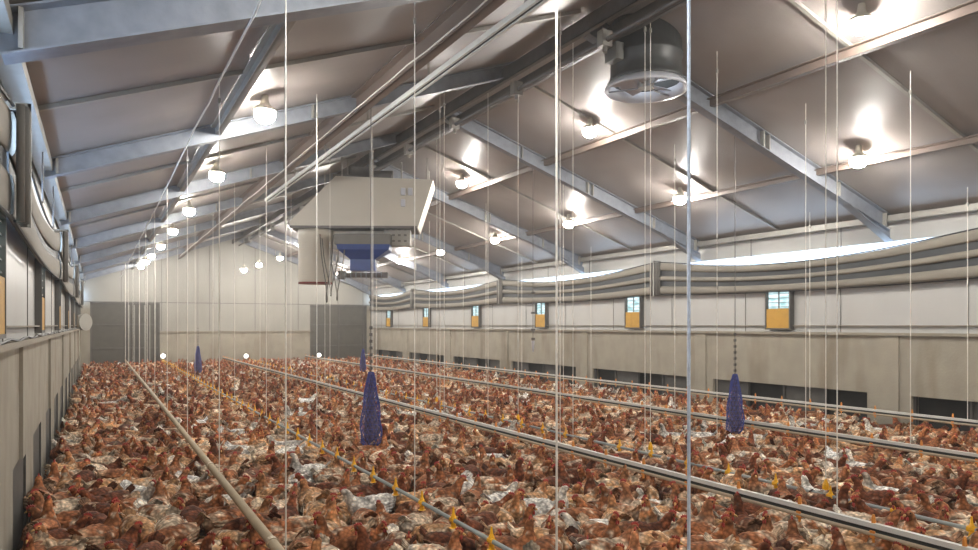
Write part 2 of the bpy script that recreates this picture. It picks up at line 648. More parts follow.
# purlins: Z sections along the barn, one run each
def purlin(x, h, wdt, mt, label, drop=.0, name='roof_purlin'):
    z = zroof(x) - .03 - drop
    m = MB()
    m.box(x - .012, YF + .1, z - h, x + .012, YB - .1, z)
    m.box(x, YF + .1, z - h, x + wdt, YB - .1, z - h + .012)
    m.box(x - wdt, YF + .1, z - .03, x, YB - .1, z - .02 + .0)
    return tag(m.build(name, mt), label, 'purlin', 'roof purlins')
purlin(3.1, .22, .10, M['purlin'], 'deep brownish purlin high on left slope, beside the ridge')
purlin(1.3, .11, .06, M['steel_light'], 'slim purlin paled as if lit, running along the lower left roof slope')  # pale steel stands in for light catching this purlin
purlin(7.7, .12, .07, M['purlin'], 'brownish purlin running along the upper right roof slope')
purlin(9.95, .10, .06, M['purlin'], 'slim brownish purlin low on right slope, beside the outer lamp row')
# ridge assembly
rt = empty('ridge_beam', (XM, YF + .1, ZR - .3), 'grey steel ridge beam with brackets running along the roof peak', 'beam')
for x in (XM - .27, XM + .2):
    m = MB().box(x, YF + .1, ZR - .36, x + .012, YB - .1, ZR - .17).box(x, YF + .1, ZR - .36, x + .07, YB - .1, ZR - .345)
    m.build('ridge_channel', M['steel_dark'], rt)
m = MB().tube([(XM + .03, YF + .1, ZR - .42), (XM + .03, YB - .1, ZR - .42)], .035, 8)
m.build('conduit', M['steel_dark'], rt)
y = 3.0
while y < 33:
    m = MB().box(XM - .05, y, ZR - .50, XM + .10, y + .12, ZR - .30).tube([(XM + .03, y + .06, ZR - .50), (XM + .03, y + .06, ZR - .57)], .03, 8)
    m.build('bracket', M['steel_light'], rt)
    y += 2.2
# light track rail on the left slope
xr_, zr_ = 3.42, 4.80
rt = empty('track_rail', (xr_, 0, zr_), 'shiny double track rail running diagonally below the left slope', 'rail')
for dx, mt in ((-.035, 'alu'), (.035, 'alu')):
    MB().box(xr_ + dx - .014, YF + .2, zr_ - .03, xr_ + dx + .014, 17.2, zr_ + .03).build('rail', M[mt], rt)
MB().box(xr_ - .02, YF + .2, zr_ - .015, xr_ + .02, 17.2, zr_ + .0).build('rail_slot', M['gap'], rt)
y = 1.3
while y < 17:
    MB().box(xr_ - .01, y, zr_ + .03, xr_ + .01, y + .02, zroof(xr_) - .01).build('rail_hanger', M['steel_light'], rt)
    y += 2.2

# ------------------------------------------------------------------ curtains
SUP = [-1.15, 5.95, 13.5, 21.1, 28.7, 34.3]
def curtain(side, y0, y1, label, group, sag=.3):
    sx = -1 if side == 'right' else 1
    xw = XR if side == 'right' else XL
    rt = empty('ventilation_curtain', (xw + sx * .05, (y0 + y1) / 2, 2.65), label, 'curtain', group)
    n = 28
    def top(t):
        return 3.42 - sag * (1 - (2 * t - 1) ** 2) ** 1.25
    def bot(t):
        return 2.68 - .07 * (1 - (2 * t - 1) ** 2)
    nb = 3 if side == 'right' else 2
    # bulging rolls
    for k in range(nb):
        m = MB()
        vs = []
        fs = []
        nv = 12
        f0 = k / nb + (.0 if k == 0 else .085)
        f1 = (k + 1) / nb - (.0 if k == nb - 1 else .085)
        for i in range(n + 1):
            t = i / n
            Y = y0 + .06 + (y1 - y0 - .12) * t
            b0, t0 = bot(t), top(t)
            za, zb = b0 + (t0 - b0) * f0, b0 + (t0 - b0) * f1
            zc, hz = (za + zb) / 2, (zb - za) / 2
            hx = (.055 if side == 'right' else .022) + .012 * math.sin(7 * t + k * 2) * (1 if side == 'right' else .5)
            xc = xw + sx * ((.105 if side == 'right' else .075) + .01 * math.sin(11 * t + k))
            for j in range(nv):
                a = 2 * math.pi * j / nv
                ca, sa = math.cos(a), math.sin(a)
                vs.append((xc + hx * ca, Y, zc + hz * math.copysign(abs(sa) ** .7, sa)))
        for i in range(n):
            for j in range(nv):
                fs.append((i * nv + j, i * nv + (j + 1) % nv, (i + 1) * nv + (j + 1) % nv, (i + 1) * nv + j))
        fs.append(tuple(range(nv)))
        fs.append(tuple(n * nv + j for j in range(nv)))
        m.add(vs, fs)
        m.build('rolled_fabric', M['tarp'], rt, smooth=True)
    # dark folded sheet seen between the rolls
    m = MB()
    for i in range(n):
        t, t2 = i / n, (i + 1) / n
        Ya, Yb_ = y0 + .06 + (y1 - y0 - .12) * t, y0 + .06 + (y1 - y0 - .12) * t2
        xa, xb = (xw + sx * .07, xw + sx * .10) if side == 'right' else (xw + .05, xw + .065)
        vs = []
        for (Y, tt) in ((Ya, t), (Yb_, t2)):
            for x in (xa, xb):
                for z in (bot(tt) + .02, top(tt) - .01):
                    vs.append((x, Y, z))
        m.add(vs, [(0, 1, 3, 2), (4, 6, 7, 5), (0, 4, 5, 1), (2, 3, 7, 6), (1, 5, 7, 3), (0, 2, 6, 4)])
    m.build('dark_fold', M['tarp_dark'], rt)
    # top hem cord
    m = MB()
    m.tube([(xw + sx * .1, y0 + .06 + (y1 - y0 - .12) * i / n, top(i / n) + .012) for i in range(n + 1)], .012, 6)
    m.tube([(xw + sx * .1, y0 + .06 + (y1 - y0 - .12) * i / n, bot(i / n) - .012) for i in range(n + 1)], .012, 6)
    m.build('hem_cord', M['tarp_dark'], rt)
for side in ('right', 'left'):
    names = ['nearest', 'second', 'third', 'fourth', 'farthest']
    for i in range(5):
        curtain(side, SUP[i], SUP[i + 1], 'sagging rolled tan curtain with dark folds on %s wall, %s span' % (side, names[i]), '%s wall curtains' % side, (.3, .28, .22, .2, .18)[i])
    xw, sx = (XR, -1) if side == 'right' else (XL, 1)
    for i, y in enumerate(SUP[1:5]):
        rt = empty('curtain_bracket', (xw, y, 2.6), 'grey gathered curtain support strap on %s wall, %s one' % (side, names[i]), 'bracket', '%s curtain supports' % side)
        m = MB()
        for k in range(7):
            yy = y - .15 + k * .05
            m.tube([(xw + sx * (.15 + .02 * (k % 2)), yy, 2.64), (xw + sx * (.15 + .02 * (k % 2)), yy, 3.42)], .028, 6)
        m.build('pleat', M['curtain_pleat'], rt, smooth=True)
        m = MB().box(min(xw, xw + sx * .2), y - .015, 3.42, max(xw, xw + sx * .2), y + .015, 3.47)
        m.box(min(xw + sx * .18, xw + sx * .2), y - .015, 2.62, max(xw + sx * .18, xw + sx * .2), y + .015, 3.47)
        m.build('strap', M['steel_light'], rt)
    # thin hanger rods between eaves and curtain edge
    k = 0
    for i in range(1, 5):
        for f in (.35, .62):
            y = SUP[i] + (SUP[i + 1] - SUP[i]) * f
            if y > 30:
                continue
            zt = 3.42 - (.3, .28, .22, .2, .18)[i] * (1 - (2 * f - 1) ** 2) ** 1.25
            o = MB().tube([(xw + sx * .12, y, zt), (xw + sx * .12, y, zroof(xw + sx * .12) - .0)], .008, 5).build('hanger_rod', M['steel_dark'], loc=(xw + sx * .12, y, zt))
            tag(o, 'thin hanger rod from eaves to curtain on %s wall, %s of its row' % (side, ORD[k]), 'rod', '%s curtain hanger rods' % side)
            k += 1

# ------------------------------------------------------------------ inlet vents
def vent(side, y, label):
    sx = -1 if side == 'right' else 1
    xw = (XR + .02) if side == 'right' else (XL - .02)
    rt = empty('inlet_vent', (xw, y, 1.88), label, 'vent', 'inlet vents on the %s wall' % side)
    w2 = .27
    def bx(m, a, y0, z0, b, y1, z1):
        kk = 1 if side == 'right' else .6
        xs = sorted((xw + sx * a * kk, xw + sx * b * kk))
        m.box(xs[0], y0, z0, xs[1], y1, z1)
        return m
    m = MB()
    bx(m, .0, y - w2 - .03, 1.86, .12, y - w2, 2.70)
    bx(m, .0, y + w2, 1.86, .12, y + w2 + .03, 2.70)
    bx(m, .0, y - w2, 2.67, .12, y + w2, 2.70)
    bx(m, .0, y - w2, 1.86, .12, y + w2, 1.89)
    m.build('housing', M['vent_side'], rt)
    bx(MB(), .03, y - w2, 2.26, .045, y + w2, 2.67).build('pane', M['pane'], rt)
    m = MB()
    for k in range(5):
        z = 2.30 + k * .085
        bx(m, .06, y - w2, z, .085, y + w2, z + .012)
    bx(m, .06, y - .008, 2.26, .085, y + .008, 2.67)
    m.build('louvre', M['vent_frame'], rt)
    bx(MB(), .02, y - w2, 1.89, .11, y + w2, 2.27).build('baffle_board', M['vent_yellow'], rt)
VY = [5.7, 10.0, 14.4, 18.7, 23.0, 27.4, 31.7]
for i, y in enumerate(VY):
    vent('right', y, 'louvred inlet vent with ochre baffle on right wall, %s of its row' % ORD[i])
    vent('left', y, 'louvred inlet vent with ochre baffle on left wall, %s of its row' % ORD[i])

# ------------------------------------------------------------------ lamps
def make_lamp():
    rt = empty('ceiling_lamp', (0, 0, 0), 'x', 'lamp', 'ceiling lamps')
    m = MB().tube([(0, 0, .185), (0, 0, .11), (0, 0, .07), (0, 0, .03), (0, 0, .0)], [.035, .045, .06, .12, .125], 20)
    m.build('housing', M['box_white'], rt)
    m = MB().ell((0, 0, -.045), (.118, .118, .095), 18, 10)
    m.build('globe', M['lamp'], rt, smooth=True)
    return rt
rowA = [(7.2, .2), (7.2, 5.05), (7.2, 9.95), (7.25, 14.9), (7.25, 19.8), (7.25, 24.55), (7.25, 29.6)]
rowB = [(9.64, 3.1), (9.64, 6.81), (9.64, 10.47), (9.66, 14.18), (9.67, 17.78), (9.7, 21.5), (9.7, 25.1), (9.7, 28.9), (9.7, 32.6)]
rowL = [(1.69, -.3), (1.69, 3.2), (1.69, 8.6), (1.7, 12.5), (1.72, 16.7), (1.72, 20.5), (1.72, 24.6), (1.66, 27.9), (1.62, 30.4), (1.56, 32.6)]
proto = make_lamp()
first = True
for row, nm in ((rowA, 'middle row beside the ridge'), (rowB, 'row low on right slope'), (rowL, 'row on left slope')):
    for i, (x, y) in enumerate(row):
        loc = (x, y, zroof(x) - .19)
        lb = 'lit white ceiling lamp, %s in the %s' % (ORD[i], nm)
        if first:
            proto.location = loc
            proto['label'] = lb
            first = False
        else:
            copy_tree(proto, loc, lb)
for i, (px, py) in enumerate(((244, 269), (259, 264), (280, 257))):
    Y = 31.5
    r = ((px - 489) / F * C_ + S_, C_ - (px - 489) / F * S_, (325 - py) / F)
    t = Y / r[1]
    x, z = r[0] * t, CAMZ + r[2] * t
    o = copy_tree(proto, (x, Y, z), 'lit lamp hanging before the far gable, %s of three' % ('leftmost', 'middle', 'rightmost')[i])
    o['group'] = 'gable lamps'
    m = MB().tube([(x, Y, z + .15), (x, Y, zroof(x) - .0)], .012, 5)
    m.build('drop_rod', M['steel_light'], o)
for i, (px, py) in enumerate(((163, 356), (246, 356), (319, 355))):
    Y = 34.2
    r = ((px - 489) / F * C_ + S_, C_ - (px - 489) / F * S_, (325 - py) / F)
    t = Y / r[1]
    x, z = r[0] * t, CAMZ + r[2] * t
    rt = empty('marker_lamp', (x, Y, 0), 'small bright lamp low before far end wall, %s of three' % ('leftmost', 'middle', 'rightmost')[i], 'lamp', 'low marker lamps')
    MB().tube([(x, Y, 0), (x, Y, z - .1)], .03, 6).build('post', M['steel_dark'], rt)
    MB().box(x - .09, Y - .02, z - .08, x + .09, Y + .08, z + .08).build('housing', M['steel_dark'], rt)
    MB().ell((x, Y - .03, z), (.085, .05, .085), 12, 8).build('lens', M['lamp_small'], rt, smooth=True)

# ------------------------------------------------------------------ exhaust duct
dx_, dy_ = 6.22, 7.85
d_r = .46
def duct():
    r = ((646 - 489) / F * C_ + S_, C_ - (646 - 489) / F * S_, (325 - 90) / F)
    d = 9.55
    x, y, z = r[0] * d, r[1] * d, CAMZ + r[2] * d
    rt = empty('exhaust_duct', (x, y, z), 'large dark grey round exhaust duct with pale lower rim through roof', 'duct')
    m = MB()
    n = 40
    prof = [(.50, 0.09), (.46, .14), (.455, .38), (.475, .40), (.475, .44), (.455, .46), (.455, 1.25)]
    vs = []
    for rr, h in prof:
        for k in range(n):
            a = 2 * math.pi * k / n
            hh = h
            if h > 1:
                hh = zroof(x + rr * math.cos(a)) - z + .01
            vs.append((x + rr * math.cos(a), y + rr * math.sin(a), z + hh))
    fs = []
    for i in range(len(prof) - 1):
        for k in range(n):
            fs.append((i * n + k, i * n + (k + 1) % n, (i + 1) * n + (k + 1) % n, (i + 1) * n + k))
    m.add(vs, fs)
    o = m.build('casing', M['duct'], rt, smooth=True)
    so = o.modifiers.new('solid', 'SOLIDIFY')
    so.thickness = .02
    m = MB()
    prof = [(.46, .12), (.53, .02), (.54, 0), (.53, -.015), (.50, -.01), (.43, .10)]
    vs = []
    for rr, h in prof:
        for k in range(n):
            a = 2 * math.pi * k / n
            vs.append((x + rr * math.cos(a), y + rr * math.sin(a), z + h))
    fs = []
    for i in range(len(prof)):
        for k in range(n):
            j = (i + 1) % len(prof)
            fs.append((i * n + k, i * n + (k + 1) % n, j * n + (k + 1) % n, j * n + k))
    m.add(vs, fs)
    m.build('rim', M['duct_rim'], rt, smooth=True)
    m = MB().tube([(x, y, z + .16), (x, y, z + .02)], [.11, .10], 20)
    m.build('motor', M['steel_light'], rt, smooth=False)
    for k in range(5):
        a = 2 * math.pi * k / 5 + .3
        q = MB()
        ca, sa = math.cos(a), math.sin(a)
        vs = []
        for rr, hw in ((.1, .06), (.26, .11), (.42, .12)):
            for s_ in (-1, 1):
                for tz in (0, .012):
                    vs.append((x + rr * ca - s_ * hw * sa, y + rr * sa + s_ * hw * ca, z + .09 + s_ * .035 + tz))
        fs = []
        for i in range(2):
            b0, b1 = i * 4, (i + 1) * 4
            fs += [(b0, b1, b1 + 2, b0 + 2), (b0 + 1, b0 + 3, b1 + 3, b1 + 1), (b0, b0 + 1, b1 + 1, b1), (b0 + 2, b1 + 2, b1 + 3, b0 + 3)]
        fs += [(0, 2, 3, 1), (8, 9, 11, 10)]
        q.add(vs, fs)
        q.build('fan_blade', M['duct_rim'], rt)
    q = MB()
    for a in (.2, 2.3, 4.4):
        q.bar((x + .1 * math.cos(a), y + .1 * math.sin(a), z + .03), (x + .5 * math.cos(a), y + .5 * math.sin(a), z + .02), .03, .012)
    q.build('guard_spoke', M['steel'], rt)
    MB().tube([(x, y, z + .30), (x, y, z + .32)], .44, 32).build('added_glow_disc', M['duct_glow'], rt)  # glowing disc added inside the casing in place of daylight from above
    q = MB().box(x - .58, y - .12, z + .28, x - .455, y + .12, z + .5)
    q.build('damper_box', M['vent_frame'], rt, bevel=.01)
duct()

# ------------------------------------------------------------------ feed weighing unit under the ridge
U0 = Vector((0, 0, 0))
def unit():
    d = 16.6
    k = d / F
    # local frame faces the viewer: right vector along camera right, built as a real box at this place
    def P(px, py, dd=0.):
        r = ((px - 489) / F * C_ + S_, C_ - (px - 489) / F * S_, (325 - py) / F)
        return Vector((r[0] * (d + dd), r[1] * (d + dd), CAMZ + r[2] * (d + dd)))
    c = P(365, 225)
    rz = -TH + math.radians(2)
    R = Matrix.Rotation(rz, 3, 'Z')
    def tr(m):
        m.v = [tuple(R @ Vector(p) + c) for p in m.v]
        return m
    def L(px, py):
        return ((px - 365) * k, (225 - py) * k)
    rt = empty('feed_weighing_unit', c, 'off-white hanging feed hopper unit with blue hopper below the ridge', 'feed hopper')
    poly = [L(295, 226), L(340, 181), L(434, 184), L(419, 231), L(300, 231)]
    m = MB().prism([(a, b) for a, b in poly], 'y', -.55, .55)
    tr(m).build('hood', M['box_white'], rt)
    m = MB()
    x0, z0 = L(296, 230)
    x1, z1 = L(418, 226)
    m.box(x0, -.57, z0 - .03, x1, .57, z0 + .02)
    tr(m).build('hood_edge', M['steel_dark'], rt)
    # cylinder
    cx = L(317, 0)[0]
    zt, zb = L(0, 228)[1], L(0, 283)[1]
    m = MB().tube([(cx, -.1, zb), (cx, -.1, zb + .02), (cx, -.1, zt - .25), (cx, -.1, zt - .24), (cx, -.1, zt)], [.375, .38, .38, .39, .39], 36)
    tr(m).build('drum', M['box_white'], rt, smooth=True)
    m = MB().tube([(cx, -.1, zb - .03), (cx, -.1, zb)], [.38, .38], 28)
    tr(m).build('drum_rim', M['red'], rt)
    # mid body behind hopper
    x0, x1 = L(334, 0)[0], L(384, 0)[0]
    m = MB().box(x0 + .0, -.1, L(0, 250)[1], x1, .5, L(0, 228)[1])
    tr(m).build('body', M['box_white'], rt)
    # control cabinet
    x0, x1 = L(385, 0)[0], L(411, 0)[0]
    m = MB().box(x0, -.3, L(0, 247)[1], x1, .1, L(0, 228)[1])
    cab = tr(m).build('control_cabinet', M['gable'], rt, bevel=.01)
    m = MB()
    for i in range(4):
        for j in range(3):
            m.box(x0 + .06 + i * .13, -.325, L(0, 246)[1] + .06 + j * .13, x0 + .12 + i * .13, -.3, L(0, 246)[1] + .10 + j * .13)
    tr(m).build('switch', M['steel_dark'], rt)
    # lid
    x0, x1 = L(339, 0)[0], L(393, 0)[0]
    m = MB().box(x0, -.62, L(0, 247)[1], x1, .1, L(0, 237)[1])
    tr(m).build('lid', M['box_grey'], rt)
    # blue hopper
    def ring(pxa, pxb, py, y0, y1):
        a, z = L(pxa, py)
        b, _ = L(pxb, py)
        return [(a, y0, z), (b, y0, z), (b, y1, z), (a, y1, z)]
    vs = ring(341, 392, 247, -.6, .08) + ring(342, 391, 252, -.58, .06) + ring(353, 377, 261, -.42, -.1) + ring(353, 377, 272, -.42, -.1)
    fs = [(3, 2, 1, 0), (12, 13, 14, 15)]
    for i in range(3):
        for j in range(4):
            fs.append((i * 4 + j, i * 4 + (j + 1) % 4, (i + 1) * 4 + (j + 1) % 4, (i + 1) * 4 + j))
    m = MB().add(vs, fs)
    tr(m).build('hopper', M['blue'], rt)
    # auger under hopper
    xa, z = L(340, 276)
    xb, _ = L(389, 276)
    m = MB().tube([(xa, -.26, z), (xb, -.26, z)], .055, 12).box(xa, -.34, z - .09, xa + .16, -.18, z + .09).box(xb - .12, -.34, z - .06, xb, -.18, z + .06)
    tr(m).build('auger', M['steel_dark'], rt)
    m = MB()
    for i in range(9):
        q = xa + .06 + i * (xb - xa - .1) / 9
        m.tube([(q, -.26, z), (q + .02, -.26, z)], .075, 12)
    tr(m).build('auger_collar', M['steel'], rt)
    # small boxes on the hood
    for (px, py) in ((405, 196), (412, 196), (405, 207)):
        a, b = L(px, py)
        m = MB().box(a - .05, -.60, b - .08, a + .05, -.55, b + .08)
        tr(m).build('junction_box', M['duct_rim'], rt, bevel=.01)
    # hanging hose loops
    for (pa, pb, py0, py1) in ((326, 338, 238, 303), (335, 349, 246, 301), (328, 344, 242, 297)):
        pts = []
        for i in range(25):
            t = i / 24
            px = pa + (pb - pa) * t + 3 * math.sin(t * math.pi * 2)
            py = py0 + (py1 - py0) * math.sin(t * math.pi) ** .6
            a, b = L(px, py)
            pts.append((a, -.66 + .1 * t, b))
        m = MB().tube(pts, .014, 6)
        tr(m).build('cable_loop', M['box_grey'], rt, smooth=True)
    # hanger straps to the roof
    for px, yy in ((345, -.4), (345, .4), (428, -.4), (428, .4), (372, -.4), (400, .4)):
        a, b = L(px, 184)
        q = R @ Vector((a, yy, b)) + c
        m = MB().tube([(q.x, q.y, q.z - .03), (q.x, q.y, zroof(q.x) - .0)], .018, 6)
        m.build('hanger_strap', M['steel_light'], rt)
    # motor and frame on top of the hood
    a, b = L(362, 182)
    m = MB().box(a - .6, -.35, b - .02, a + .7, -.25, b + .1).box(a - .2, -.3, b, a + .25, .3, b + .28)
    m.tube([(a + .25, 0, b + .14), (a + .7, 0, b + .14)], .12, 12)
    tr(m).build('drive_motor', M['steel_dark'], rt)
unit()

# ------------------------------------------------------------------ water and feed lines
Z_LINE = .50
def rail_line(x, z, label, name='drinker_line'):
    rt = empty(name, (x, YF + .3, z), label, 'drinker line', 'railed drinker lines')
    y0, y1 = 1.2, YB - .7
    MB().box(x - .02, y0, z + .015, x + .02, y1, z + .05).build('top_rail', M['alu'], rt)
    MB().box(x - .008, y0, z - .015, x + .008, y1, z + .015).build('web', M['gap'], rt)  # dark strip painted in for the shaded gap between rail and pipe
    MB().tube([(x, y0, z - .03), (x, y1, z - .03)], .019, 8).build('water_pipe', M['pvc_tan'], rt, smooth=True)
    proto = None
    n = 0
    y = y0 + .25
    while y < y1:
        if proto is None:
            m = MB().box(x - .016, y - .02, z - .055, x + .026, y + .02, z - .005)
            m.tube([(x + .022, y, z - .02), (x + .022, y, z + .06)], .006, 5)
            m.tube([(x, y, z - .05), (x, y, z - .09)], [.014, .008], 6)
            m.tube([(x + .0, y, z + .045), (x + .0, y, z + .09), (x, y, z + .11)], [.016, .014, .008], 6)
            proto = m.build('nipple', M['orange'], rt)
        else:
            q = proto.copy()
            COL.objects.link(q)
            q.parent = rt
            q.location.y = proto.location.y + n * .62
        n += 1
        y += .62
    return rt
rail_line(4.85, .50, 'pale railed drinker line crossing behind the tall blue net, nearest of three')
rail_line(8.45, .50, 'pale railed drinker line, middle one of the three railed lines')
rail_line(11.25, .52, 'pale railed drinker line nearest the right wall hatches')

def bell_line(x, z, label):
    rt = empty('drinker_line', (x, YF + .3, z), label, 'drinker line', 'yellow-nippled drinker lines')
    y0, y1 = 1.2, YB - .8
    MB().tube([(x, y0, z), (x, y1, z)], .0165, 10).build('water_pipe', M['pvc_grey'], rt, smooth=True)
    proto = None
    n = 0
    y = y0 + .2
    while y < y1:
        if proto is None:
            m = MB().tube([(x, y - .03, z), (x, y + .03, z)], .025, 10)
            m.tube([(x, y, z + .02), (x, y, z + .05), (x, y, z + .10)], [.024, .012, .006], 8)
            m.tube([(x, y, z - .02), (x, y, z - .055), (x, y, z - .06)], [.018, .022, .035], 10)
            proto = m.build('nipple', M['yellow'], rt)
        else:
            q = proto.copy()
            COL.objects.link(q)
            q.parent = rt
            q.location.y = proto.location.y + n * .62
        n += 1
        y += .62
    return rt
bell_line(2.42, .45, 'grey water pipe with yellow nipples clear above the hens')
bell_line(5.97, .37, 'grey water pipe with yellow nipples half hidden among hens')

rt = empty('feed_pipe', (1.03, YF + .3, .5), 'round dusty tan feed pipe running along near the left wall', 'feed pipe')
MB().tube([(1.03, 1.2, .5), (1.03, YB - .8, .5)], .034, 14).build('pipe', M['pvc_tan'], rt, smooth=True)
y = 2.0
while y < YB - 1:
    MB().tube([(1.03, y - .03, .5), (1.03, y + .03, .5)], .040, 14).build('coupling', M['pvc_tan'], rt)
    y += 3.0

# ------------------------------------------------------------------ cords
def cord(x, y, z0, label, group, r=.005, mt='cord', end=None, clip=True):
    zt = zroof(x) - .004
    rt = empty('suspension_cord', (x, y, z0), label, 'cord', group)
    MB().tube([(x, y, z0), (x, y, zt)], r, 5).build('line', M[mt], rt)
    if clip:
        MB().box(x - .012, y - .012, zt - .28, x + .012, y + .012, zt - .23).build('pulley', M['steel_light'], rt)
    if end:
        MB().tube([(x, y, z0 + .005), (x, y, z0 + .05), (x, y, z0 + .10)], [.03, .028, .008], 8).build('bell', M[end], rt)
    return rt
spec = [
    (1.03, .535, [4.6, 7.4, 10.2, 13.3, 16.3, 19.4, 22.5, 26.5, 30.5], 'feed pipe cord', .005, 'cord', None),
    (2.42, .47, [5.9, 9.1, 12.2, 15.3, 18.4, 22.0, 27.0], 'cord to left yellow-nippled line', .005, 'cord', None),
    (4.85, .55, [3.6, 7.3, 10.6, 14.0, 17.5, 21.0, 25.5], 'cord to left railed line', .005, 'cord', None),
    (5.97, .42, [4.55, 7.0, 10.2, 13.4, 17.0, 21.0, 26.0], 'cord to right yellow-nippled line', .005, 'cord', 'yellow'),
    (8.45, .55, [5.3, 6.75, 9.3, 12.6, 16.0, 19.5, 24.0], 'cord to middle railed line', .0055, 'cord', None),
    (11.25, .57, [6.2, 8.9, 12.0, 15.5, 19.0, 23.0], 'cord to the railed line by right wall', .006, 'cord', None),
]
for x, z, ys, nm, r, mt, end in spec:
    for i, y in enumerate(ys):
        cord(x, y, z, 'pale vertical %s, %s' % (nm, ORD[i]), nm + 's', r, mt, end)
cord(2.42, 2.57, .47, 'thick pale blue rope hanging to the floor, thickest of the hanging lines', 'near ropes', .0085, 'cord_blue')
cord(2.42, 3.68, .47, 'white cord hanging next beyond the thick blue rope, second thickest line', 'near ropes', .007)
# cords gathered before the left far door and around the hopper unit
for i, (x, y) in enumerate(((.95, 31.2), (1.45, 31.6), (1.75, 32.0), (2.0, 31.4))):
    cord(x + .0, y, .3, 'thin pale cord before the left far door, %s from the wall' % ('first', 'second', 'third', 'fourth')[i], 'cords before the far door', .01)
for i, (px, d, py1) in enumerate(((330, 14.0, 300), (372, 11.0, 360), (415, 13.0, 340), (440, 12.0, 372), (488, 11.5, 380), (573, 9.5, 385), (645, 9.0, 400), (717, 9.4, 400))):
    r = ((px - 489) / F * C_ + S_, C_ - (px - 489) / F * S_)
    cord(r[0] * d, r[1] * d, .5, 'thin pale hanging cord between the lines, %s from left' % ('first', 'second', 'third', 'fourth', 'fifth', 'sixth', 'seventh', 'eighth')[i], 'loose cords over the flock', .0045)
# winch cables along the ceiling
for (x, z, lb) in ((.82, 3.80, 'frayed pale cable slanting along the left slope near the eaves'), (3.0, 4.78, 'thin pale winch cable along left slope, beside the shiny double track rail')):
    pts = []
    y = 1.0
    while y < 33:
        pts.append((x + random.uniform(-.01, .01), y, z + random.uniform(-.012, .012)))
        y += .5
    o = MB().tube(pts, .008, 5).build('winch_cable', M['cord'])
    tag(o, lb, 'cable')
# sensor hanging by the right wall
def P_(px, py, d):
    r = ((px - 489) / F * C_ + S_, C_ - (px - 489) / F * S_, (325 - py) / F)
    return Vector((r[0] * d, r[1] * d, CAMZ + r[2] * d))
p = P_(533, 352, 14.5)
rt = empty('hanging_sensor', p, 'small white sensor probe hanging on a knotted dark cord by right wall', 'sensor')
MB().tube([p, p + Vector((0, 0, .22))], [.012, .035], 8).build('probe', M['duct_rim'], rt)
MB().tube([p + Vector((0, 0, .22)), (p.x, p.y, zroof(p.x) - .004)], .006, 5).build('cord', M['steel_dark'], rt)
q = MB()
for h in (.24, .42, .75, .95, 1.15):
    q.box(p.x - .035, p.y - .02, p.z + h, p.x + .035, p.y + .02, p.z + h + .04)
q.build('clip', M['steel_dark'], rt)
# round stirring fan on left wall at the far end
rt = empty('wall_fan', (XL + .1, 29.5, 2.0), 'small round grey fan on the left wall near the far corner', 'fan')
MB().tube([(XL + .03, 29.5, 2.05), (XL + .26, 29.3, 2.05)], [.26, .3], 20).build('fan_drum', M['gable'], rt)
MB().box(XL, 29.45, 1.98, XL + .05, 29.55, 2.12).build('bracket', M['steel_dark'], rt)
# cable tray with clips along the left ledge
rt = empty('cable_run', (XL + .03, 1, ZC + .08), 'dark clipped cable lying along the ledge of the left wall', 'cable')
q = MB()
pts = [(XL + .045, 1.5 + i * .4, ZC + .062 + .012 * math.sin(i * 1.7)) for i in range(62)]
q.tube(pts, .011, 5)
q.build('cable', M['black'], rt)

# ------------------------------------------------------------------ blue nets
def net(px, pyb, pyt, d, wpx, label):
    b = P_(px, pyb, d)
    h = (pyb - pyt) * d / F
    wd = wpx * d / F / 2
    rt = empty('pecking_net', b, label, 'net', 'blue hanging nets')
    prof = [(.0, .55), (.06, .95), (.25, 1.0), (.5, .82), (.75, .58), (.92, .38), (1.0, .22)]
    n = 14
    m = MB()
    vs = []
    rows = 16
    for i in range(rows + 1):
        t = i / rows
        for a in range(len(prof) - 1):
            if prof[a][0] <= t <= prof[a + 1][0]:
                u = (t - prof[a][0]) / (prof[a + 1][0] - prof[a][0])
                rr = prof[a][1] * (1 - u) + prof[a + 1][1] * u
        for k in range(n):
            an = 2 * math.pi * (k + .5 * (i % 2)) / n
            w_ = wd * rr * (1 + .08 * math.sin(3 * an + i))
            vs.append((b.x + w_ * math.cos(an), b.y + w_ * math.sin(an), b.z + h * t))
    fs = []
    for i in range(rows):
        for k in range(n):
            a0, a1 = i * n + k, i * n + (k + 1) % n
            b0, b1 = (i + 1) * n + k, (i + 1) * n + (k + 1) % n
            if i % 2 == 0:
                fs += [(a0, a1, b0), (a1, b1, b0)]
            else:
                fs += [(a0, b1, b0), (a0, a1, b1)]
    fs.append(tuple(range(n)))
    m.add(vs, fs)
    o = m.build('netting', M['net'], rt)
    wf = o.modifiers.new('mesh', 'WIREFRAME')
    wf.thickness = .011
    wf.use_even_offset = False
    m = MB()
    m.tube([(b.x + .01 * math.sin(i), b.y, b.z + .02 + h * .95 * i / 8) for i in range(9)],
           [wd * .3, wd * .7, wd * .72, wd * .6, wd * .5, wd * .4, wd * .3, wd * .24, wd * .16], 10)
    m.build('filling', M['net_fill'], rt, smooth=True)
    zt = zroof(b.x) - .004
    MB().tube([(b.x, b.y, b.z + h * .97), (b.x, b.y, zt)], .006, 5).build('cord', M['steel_dark'], rt)
    q = MB()
    for k in range(7):
        q.box(b.x - .018, b.y - .012, b.z + h + .03 + k * .09, b.x + .018, b.y + .012, b.z + h + .07 + k * .09)
    q.build('chain_link', M['steel_dark'], rt)
net(371, 447, 372, 9.8, 21, 'tall blue net bag hanging left of centre above the hens')
net(735, 433, 374, 10.9, 17, 'blue net bag hanging on the right before the dark hatches')
net(198, 373, 346, 24.5, 7, 'distant small blue net bag hanging left of the hopper unit')
net(363, 372, 349, 24.5, 6, 'distant small blue net bag behind the tall net')

